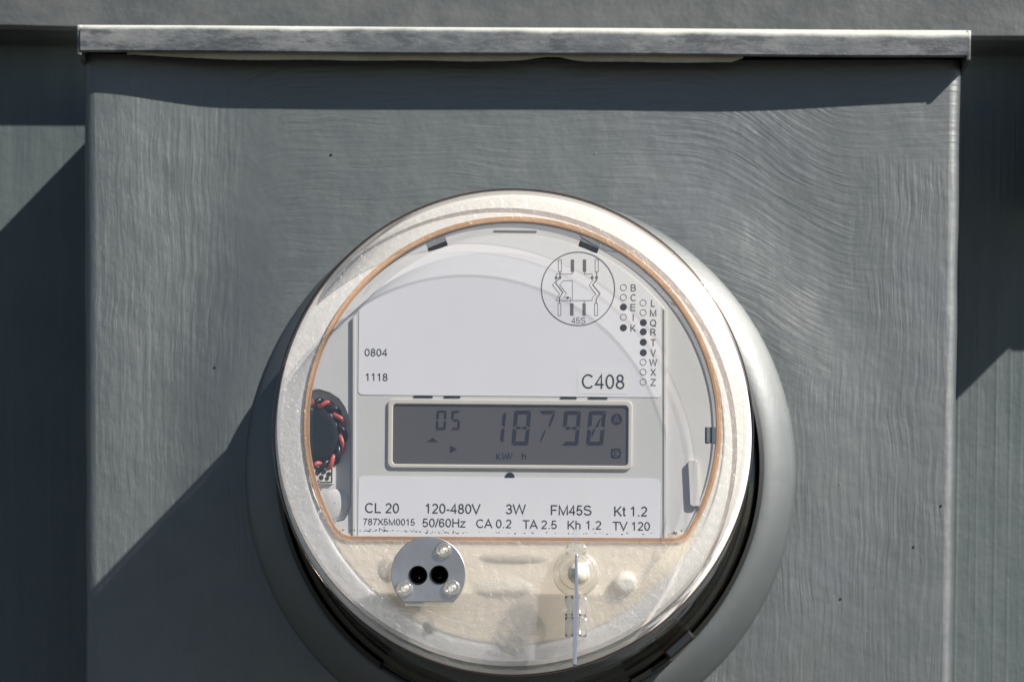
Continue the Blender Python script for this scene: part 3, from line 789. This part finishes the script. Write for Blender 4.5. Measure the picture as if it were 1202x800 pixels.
# display
YB2 = YD - .0009; YS = YD - .0001
disp = plate('display_bezel', [px_loop(bezo, YB2), px_loop(bezi, YB2)], YB2, YS, 'bezel', meter, bev=.0004)
bm = bmesh.new(); prism(bm, px_loop(rr(457, 471, 741, 549, 2, K), YS), YS - .0001, YS + .0006); lcd = done(bm, 'display_screen', 'lcd', meter)
YG = YS - .00018
def Z3(pts): return [(440 + a / 3.756, 450 + b / 3.756) for a, b in pts]
def seg_digit(x0_, x1_, y0_, y1_, segs, lw, slant=.10, slash=False):
    bm = bmesh.new(); H = y1_ - y0_; ym = (y0_ + y1_) / 2; g = lw * .16
    def S(pts): return [(x + (y1_ - y) * slant - H * slant * .5, y) for x, y in pts]
    xa, xb = x0_ + H * slant * .5, x1_ - H * slant * .5
    h = lw / 2; W = xb - xa
    D = {
     'a': [(xa + g, y0_), (xb - g, y0_), (xb - lw - g * .2, y0_ + lw), (xa + lw + g * .2, y0_ + lw)],
     'd': [(xa + g, y1_), (xb - g, y1_), (xb - lw - g * .2, y1_ - lw), (xa + lw + g * .2, y1_ - lw)],
     'f': [(xa, y0_ + g), (xa + lw, y0_ + lw + g * .2), (xa + lw, ym - h - g), (xa, ym - g)],
     'e': [(xa, y1_ - g), (xa + lw, y1_ - lw - g * .2), (xa + lw, ym + h + g), (xa, ym + g)],
     'b': [(xb, y0_ + g), (xb - lw, y0_ + lw + g * .2), (xb - lw, ym - h - g), (xb, ym - g)],
     'c': [(xb, y1_ - g), (xb - lw, y1_ - lw - g * .2), (xb - lw, ym + h + g), (xb, ym + g)],
     'g': [(xa + lw * .5, ym), (xa + lw, ym - h), (xb - lw, ym - h), (xb - lw * .5, ym), (xb - lw, ym + h), (xa + lw, ym + h)],
     'p': [(xa + lw * .6, ym), (xa + lw * 1.2, ym - h), (xa + lw * 2.3, ym), (xa + lw * 1.2, ym + h)],
     'q': [(xb - lw * .6, ym), (xb - lw * 1.2, ym - h), (xb - lw * 2.3, ym), (xb - lw * 1.2, ym + h)],
    }
    for s_ in segs: poly(bm, Z3(S(D[s_])), YG)
    if slash:
        poly(bm, Z3(S([(xb - lw * 1.5, y0_ + lw * 2), (xb - lw * 2.6, ym - 3), (xb - lw * 1.8, ym - 3), (xb - lw * 1.1, y0_ + lw * 2)])), YG)
        poly(bm, Z3(S([(xa + lw * 1.2, y1_ - lw * 1.8), (xa + lw * 2.2, ym + 4), (xa + lw * 1.4, ym + 4), (xa + lw * 1.2, y1_ - lw * 2.6)])), YG)
    done(bm, 'display_digit', 'segment', lcd, recalc=False)
seg_digit(268, 317, 118, 204, 'abcdef', 11, .06); seg_digit(333, 378, 119, 204, 'afgcd', 11, .06)
seg_digit(500, 580, 122, 262, 'bc', 15, .10)
seg_digit(602, 690, 118, 271, 'abcdefpq', 17, .09); bm = bmesh.new()
for q_ in ([(726, 119), (795, 119), (782, 134), (740, 134)], [(797, 122), (789, 152), (772, 190), (764, 190), (782, 137)], [(748, 204), (753, 206), (742, 238), (730, 256), (727, 252)]): poly(bm, Z3(q_), YG)
done(bm, 'display_digit', 'segment', lcd, recalc=False)
seg_digit(822, 910, 120, 272, 'abfcdpq', 17, .09); seg_digit(931, 1020, 120, 272, 'abcdef', 17, .09, slash=True)
bm = bmesh.new(); poly(bm, Z3([(228, 257), (254, 238), (279, 257)]), YG); done(bm, 'display_arrow', 'segment', lcd, recalc=False)
bm = bmesh.new(); poly(bm, Z3([(331, 272), (363, 289), (331, 307)]), YG); done(bm, 'display_arrow', 'segment', lcd, recalc=False)
bm = bmesh.new()
def R3(pts, w_): ribbon(bm, Z3(pts), w_ / 3.756, YG)
R3([(538, 306), (538, 335)], 5); R3([(552, 308), (541, 320), (553, 334)], 4)
R3([(562, 305), (568, 333), (577, 312), (584, 333), (590, 305)], 5); R3([(590, 305), (596, 333), (607, 305)], 4)
R3([(650, 303), (650, 334)], 5); R3([(650, 320), (658, 315), (665, 320), (665, 334)], 5)
done(bm, 'display_unit', 'segment', lcd, recalc=False)
bm = bmesh.new(); poly(bm, Z3(circ(1066, 157, 25, 30)), YG); sym = done(bm, 'display_symbol', 'segment', lcd, recalc=False)
bm = bmesh.new()
for q_ in ([(1055, 172), (1066, 141), (1077, 172)], [(1059, 163), (1073, 163)]): ribbon(bm, Z3(q_), 4 / 3.756, YG - .00005)
done(bm, 'display_letter', 'lcd', lcd, recalc=False)
bm = bmesh.new(); ribbon(bm, Z3(circ(1063, 307, 19, 30)), 8 / 3.756, YG, closed=True)
R3(arc(1063, 307, 7, 8, 40, 320, 10), 5)
for a_ in range(4): R3([(1063 + 18 * math.cos(PI / 4 + a_ * PI / 2), 307 + 18 * math.sin(PI / 4 + a_ * PI / 2)), (1063 + 28 * math.cos(PI / 4 + a_ * PI / 2), 307 + 28 * math.sin(PI / 4 + a_ * PI / 2))], 7)
done(bm, 'display_symbol', 'segment', lcd, recalc=False)
for xa_, xb_2, yy_ in ((172, 255, 58), (305, 377, 59), (819, 890, 63), (942, 1026, 64)):
    bm = bmesh.new(); prism(bm, px_loop(Z3([(xa_, yy_ - 4), (xb_2, yy_ - 3), (xb_2, yy_ + 4), (xa_, yy_ + 4)]), YD), YD - .0003, YD + .0002); done(bm, 'slit', 'black', meter)
bm = bmesh.new(); prism(bm, px_loop([(598.5 + 5.6 * math.cos(a_), 560.3 + 6.2 * math.sin(a_)) for a_ in [PI + PI * i / 14 for i in range(15)]], YD), YD - .0003, YD + .0002); done(bm, 'sensor_dot', 'black', meter)
bm = bmesh.new(); prism(bm, px_loop([(580, 270.3), (630, 270.8), (630, 272.4), (580, 271.7)], YL), YL - .0003, YL + .0002); done(bm, 'slit', 'mid_grey_plastic', meter)
bm = bmesh.new(); prism(bm, px_loop(rr(809, 541, 820, 594, 2, -.05), YL), YL - .0016, YL + .0002); bevel(bm, .0003, 2); done(bm, 'clip_tab', 'housing', meter)

# coil with twisted red and black wires in the left recess
coil = empty('tmp', (0, 0, 0), 'x', 'x'); bpy.data.objects.remove(coil)
YC = YL + .0018
cq = P(376, 510, YC); s_ = mm(YC)
bm = bmesh.new()
lathe(bm, smoothprof([(.0002, YC - .0002), (27 * s_, YC - .0002), (31 * s_, YC + .0003), (33 * s_, YC + .001), (33 * s_, YC + .0018)], 1), cq.x, cq.z, 64)
for v in bm.verts: v.co.x = cq.x + (v.co.x - cq.x) * .72
cobj = done(bm, 'black_coil', 'black', meter, smooth=True)
def wire(pts, r, mat, name, parent):
    cu = bpy.data.curves.new(name, 'CURVE'); cu.dimensions = '3D'; cu.bevel_depth = r; cu.bevel_resolution = 3
    s = cu.splines.new('POLY'); s.points.add(len(pts) - 1)
    for q, p in zip(s.points, pts): q.co = (*p, 1)
    ob = bpy.data.objects.new('tmp', cu); COL.objects.link(ob)
    dg = bpy.context.evaluated_depsgraph_get(); me = bpy.data.meshes.new_from_object(ob.evaluated_get(dg)); bpy.data.objects.remove(ob); bpy.data.curves.remove(cu)
    me.name = name; me.polygons.foreach_set('use_smooth', [True] * len(me.polygons))
    return link(name, me, mat, parent)
for ph, mt, nm in ((0, 'wire_red', 'red_wire'), (PI, 'wire_black', 'black_wire')):
    pts = []
    for i in range(241):
        t = i / 240; a_ = math.radians(110 - 250 * t)
        tw = t * 2 * PI * 5.4 + ph + .6
        R = (36 + 3.6 * math.cos(tw)) * s_
        pts.append((cq.x + R * math.cos(a_) * .74, YC + .0006 + 2.4 * s_ * math.sin(tw), cq.z + R * math.sin(a_) * 1.02))
    wire(pts, 2.9 * s_, mt, nm, cobj)
bm = bmesh.new(); prism(bm, px_loop(rr(366, 547, 391, 567, 1), YC), YC + .0003, YC + .0013); con = done(bm, 'wire_connector', 'white', meter)
bm = bmesh.new(); ribbon(bm, rr(367.5, 548.5, 389.5, 565.5, .5, n=2), 1.3, YC + .0002, closed=True)
for ax, ay, ar_ in ((373, 554, 3), (380, 553, 3.2), (386, 556, 2.8), (377, 560, 3), (384, 561, 2.4)): poly(bm, circ(ax, ay, ar_, 9), YC + .0001)
done(bm, 'printed_mark', 'ink', con, recalc=False)
bm = bmesh.new(); lathe(bm, smoothprof([(.0002, YC - .0002), (9 * s_, YC), (15 * s_, YC + .0006), (17 * s_, YC + .0012)], 2), P(393, 590, YC).x, P(384, 590, YC).z, 40)
done(bm, 'white_boss', 'housing', meter, smooth=True)

# what the frosted lower part shows: cream shroud with blurred fittings
YSH = YL + .0015
seg = []
low = [(603 + 243 * math.cos(a_), 512 + 243 * math.sin(a_)) for a_ in [math.radians(28 + 124 * i / 60) for i in range(61)]]
bm = bmesh.new(); prism(bm, px_loop(low, YL), YL - .0006, YL - .0001)
shr = done(bm, 'lower_shroud', 'shroud', meter)
for (cx_, cy_, rx_, ry_, mt) in ((603, 655, 44, 7, 'fitting'), (603, 758, 18, 10, 'fitting'), (505, 735, 8, 8, 'mid_grey_plastic'), (455, 668, 12, 16, 'fitting'), (590, 690, 38, 13, 'fitting_pale')):
    bm = bmesh.new(); q = P(cx_, cy_, YL); bmesh.ops.create_uvsphere(bm, u_segments=28, v_segments=16, radius=1.0, matrix=Matrix.Translation((q.x, YL - .0003, q.z)) @ Matrix.Diagonal((rx_ * PXF, .0011, ry_ * PXF, 1)))
    done(bm, 'inner_fitting', mt, meter, smooth=True)
bm = bmesh.new(); q = P(734, 684, YL); lathe(bm, smoothprof([(.0002, YL - .004), (10 * PXF, YL - .004), (13 * PXF, YL - .003), (13 * PXF, YL)], 1), q.x, q.z, 40); done(bm, 'white_stud', 'white', meter, smooth=True)

# moulding lines on the cover front
def arc_line(cx_, cy_, r_, a0_, a1_, w_, mat, n=60, h=.0004):
    bm = bmesh.new(); o = []; i_ = []
    for q in range(n + 1):
        a_ = math.radians(a0_ + (a1_ - a0_) * q / n)
        o.append((cx_ + (r_ + w_ / 2) * math.cos(a_), cy_ + (r_ + w_ / 2) * math.sin(a_))); i_.append((cx_ + (r_ - w_ / 2) * math.cos(a_), cy_ + (r_ - w_ / 2) * math.sin(a_)))
    prism(bm, px_loop(o + i_[::-1], YF), YF - h, YF + .0001)
    return done(bm, 'moulding_line', mat, meter)
arc_line(601, 503, 235, 100, 147, 2.0, 'lens', h=.0005); arc_line(601, 503, 235, 33, 62, 1.0, 'lens', h=.0003)
bm = bmesh.new(); q = P(359, 410, YF); lathe(bm, [(8.5 * PXF, YF + .0001), (8.5 * PXF, YF - .0003), (7.2 * PXF, YF - .0003), (7.2 * PXF, YF + .0001)], q.x, q.z, 32); done(bm, 'gate_mark', 'lens', meter, smooth=True)

# optical port
op = px_loop([(503 + 43.8 * math.cos(a_), 673.5 + 43.8 * math.sin(a_)) for a_ in [math.radians(131.5 + 277 * i / 80) for i in range(81)]], YF)
h1 = px_loop(circ(491, 675, 10.0, 40), YF); h2 = px_loop(circ(515.6, 674.6, 9.8, 40), YF)
port = plate('optical_port', [op, h1, h2], YF - .0012, YF + .0002, 'steel', meter, bev=.0002)
for hx, hy in ((491, 675), (515.6, 674.6)):
    q = P(hx, hy, YF); bm = bmesh.new(); lathe(bm, smoothprof([(11.2 * PXF, YF - .0012), (10.8 * PXF, YF - .0016), (10.0 * PXF, YF - .0015), (9.7 * PXF, YF - .0010), (9.5 * PXF, YF + .0015), (9.3 * PXF, YF + .006), (9.0 * PXF, YF + .007), (.0001, YF + .0072)], 1), q.x, q.z, 48)
    done(bm, 'port_hole', 'hole', port, smooth=True)
bm = bmesh.new(); q = P(515.6, 676, YF); lathe(bm, smoothprof([(.0001, YF + .0015), (3.5 * PXF, YF + .002), (6 * PXF, YF + .004)], 1), q.x, q.z, 24); done(bm, 'sensor_lens', 'brown_clear', port, smooth=True)
for hx, hy, rr2 in ((520.3, 646.5, 9.5), (474.6, 691, 10), (530, 690.5, 10)):
    q = P(hx, hy, YF); bm = bmesh.new()
    lathe(bm, smoothprof([(rr2 * PXF * 1.05, YF - .0010), (rr2 * PXF * .95, YF - .0022), (rr2 * PXF * .72, YF - .0024), (rr2 * PXF * .55, YF - .0016), (rr2 * PXF * .45, YF - .0014), (rr2 * PXF * .35, YF - .0030), (.0001, YF - .0032)], 2), q.x, q.z, 28)
    for v in bm.verts: v.co.x += random.uniform(-.00009, .00009); v.co.z += random.uniform(-.00009, .00009)
    rv = done(bm, 'rivet', 'clear', port, smooth=True)
    bm = bmesh.new(); lathe(bm, smoothprof([(.0001, YF - .0014), (rr2 * .45 * PXF, YF - .0014), (rr2 * .5 * PXF, YF - .0011)], 1), q.x, q.z, 20); done(bm, 'rivet_core', 'housing', port, smooth=True)
bm = bmesh.new(); prism(bm, px_loop([(476, 708.5), (534, 709.5), (534, 712), (476, 711)], YF), YF - .0014, YF); done(bm, 'port_ledge', 'clear', meter)

# reset knob with its seal blade
q = P(676, 673, YF)
bm = bmesh.new()
lathe(bm, smoothprof([(27 * PXF, YF), (26.5 * PXF, YF - .0015), (24 * PXF, YF - .003), (20 * PXF, YF - .0042), (17 * PXF, YF - .0043), (14 * PXF, YF - .0060), (8 * PXF, YF - .0072), (.0001, YF - .0076)], 2), q.x, q.z, 48)
knob = done(bm, 'reset_knob', 'clear', meter, smooth=True)
bm = bmesh.new(); bmesh.ops.create_uvsphere(bm, u_segments=28, v_segments=18, radius=13 * PXF); bmesh.ops.translate(bm, verts=bm.verts, vec=(q.x + 3 * PXF, YF - .0012, q.z)); done(bm, 'knob_button', 'white', knob, smooth=True)
for kr, kw in ((26.3, .9), (19.5, .7)):
    bm = bmesh.new(); kk = [(kr * PXF + kw * .0003 * math.cos(t_), YF - (.0006 if kr > 20 else .0043) + kw * .0004 * math.sin(t_)) for t_ in [2 * PI * i / 10 for i in range(11)]]
    lathe(bm, kk, q.x, q.z, 48); done(bm, 'knob_rim', 'clear_edge', knob, smooth=True)
bm = bmesh.new(); prism(bm, px_loop(rr(664, 640, 688, 652, 4), YF), YF - .004, YF); bevel(bm, .0006, 2); done(bm, 'knob_hinge', 'clear', knob)
bm = bmesh.new(); prism(bm, px_loop(rr(673.5, 622, 680.5, 646, 1), YF), YF - .0014, YF - .0007); bevel(bm, .0003, 2); done(bm, 'knob_tab', 'lens', knob)
for xa_, xb_2 in ((663.5, 673), (680, 688.5)):
    for ya_, yb_ in ((700, 723), (724.5, 747)):
        bm = bmesh.new(); prism(bm, px_loop(rr(xa_, ya_, xb_2, yb_, 2), YF), YF - .0045, YF); bevel(bm, .0005, 3); done(bm, 'knob_housing', 'clear_edge', knob, smooth=True)
bm = bmesh.new(); prism(bm, px_loop([(675, 651), (678.2, 650), (678.6, 700), (677.2, 760), (676.6, 780), (672.2, 780), (672.8, 745), (674.4, 700)], YF - .008), YF - .0090, YF - .0052); bevel(bm, .0003, 2)
done(bm, 'seal_blade', 'blade', knob)
bm = bmesh.new(); prism(bm, px_loop([(675, 690), (678, 690), (678, 712), (675, 712)], YF - .008), YF - .0053, YF - .0038); done(bm, 'blade_root', 'blade', knob)

# debris collected along the window's lower edge
bm = bmesh.new()
for i in range(150):
    u = random.random(); u = u if random.random() < .5 else u * .35
    px_ = 398 + 400 * u + random.gauss(0, 2); py_ = 623.8 + random.random() ** 2 * -2.2 + .006 * (px_ - 600) + (2.2 if px_ > 500 else .5)
    if random.random() < .08: py_ -= random.uniform(0, 4)
    r_ = random.uniform(.35, 1.1); n_ = random.randint(4, 7)
    poly(bm, [(px_ + r_ * random.uniform(.5, 1.6) * math.cos(2 * PI * j / n_), py_ + r_ * random.uniform(.5, 1.1) * math.sin(2 * PI * j / n_)) for j in range(n_)], YF + .0018)
for i in range(8):
    px_ = random.uniform(780, 800); py_ = 627 - (px_ - 780) * .25 + random.uniform(-2, 2)
    poly(bm, circ(px_, py_, random.uniform(.5, 1.2), 6), YF + .0018)
done(bm, 'debris', 'grime', meter, recalc=False, kind='stuff')
bm = bmesh.new()
for i in range(90):
    a_ = random.uniform(0, 2 * PI); r_ = 268 * math.sqrt(random.random())
    px_, py_ = 601 + r_ * math.cos(a_), 503 + r_ * math.sin(a_)
    if py_ < 632 and random.random() < .55: continue
    bmesh.ops.create_icosphere(bm, subdivisions=1, radius=random.uniform(.10, .26) * PXF, matrix=Matrix.Translation(P(px_, py_, YF - .0001)))
done(bm, 'dust_specks', 'dust', meter, recalc=False, kind='stuff')

# dark flecks in the box paint
for px_, py_ in ((388, 179), (1073, 641), (987, 702), (1105, 593), (252, 430)):
    bm = bmesh.new(); q = P(px_, py_, 0); bmesh.ops.create_icosphere(bm, subdivisions=2, radius=.0005, matrix=Matrix.Translation((q.x, dish(q.x, q.z), q.z)))
    done(bm, 'paint_fleck', 'grime', mbox, smooth=True)
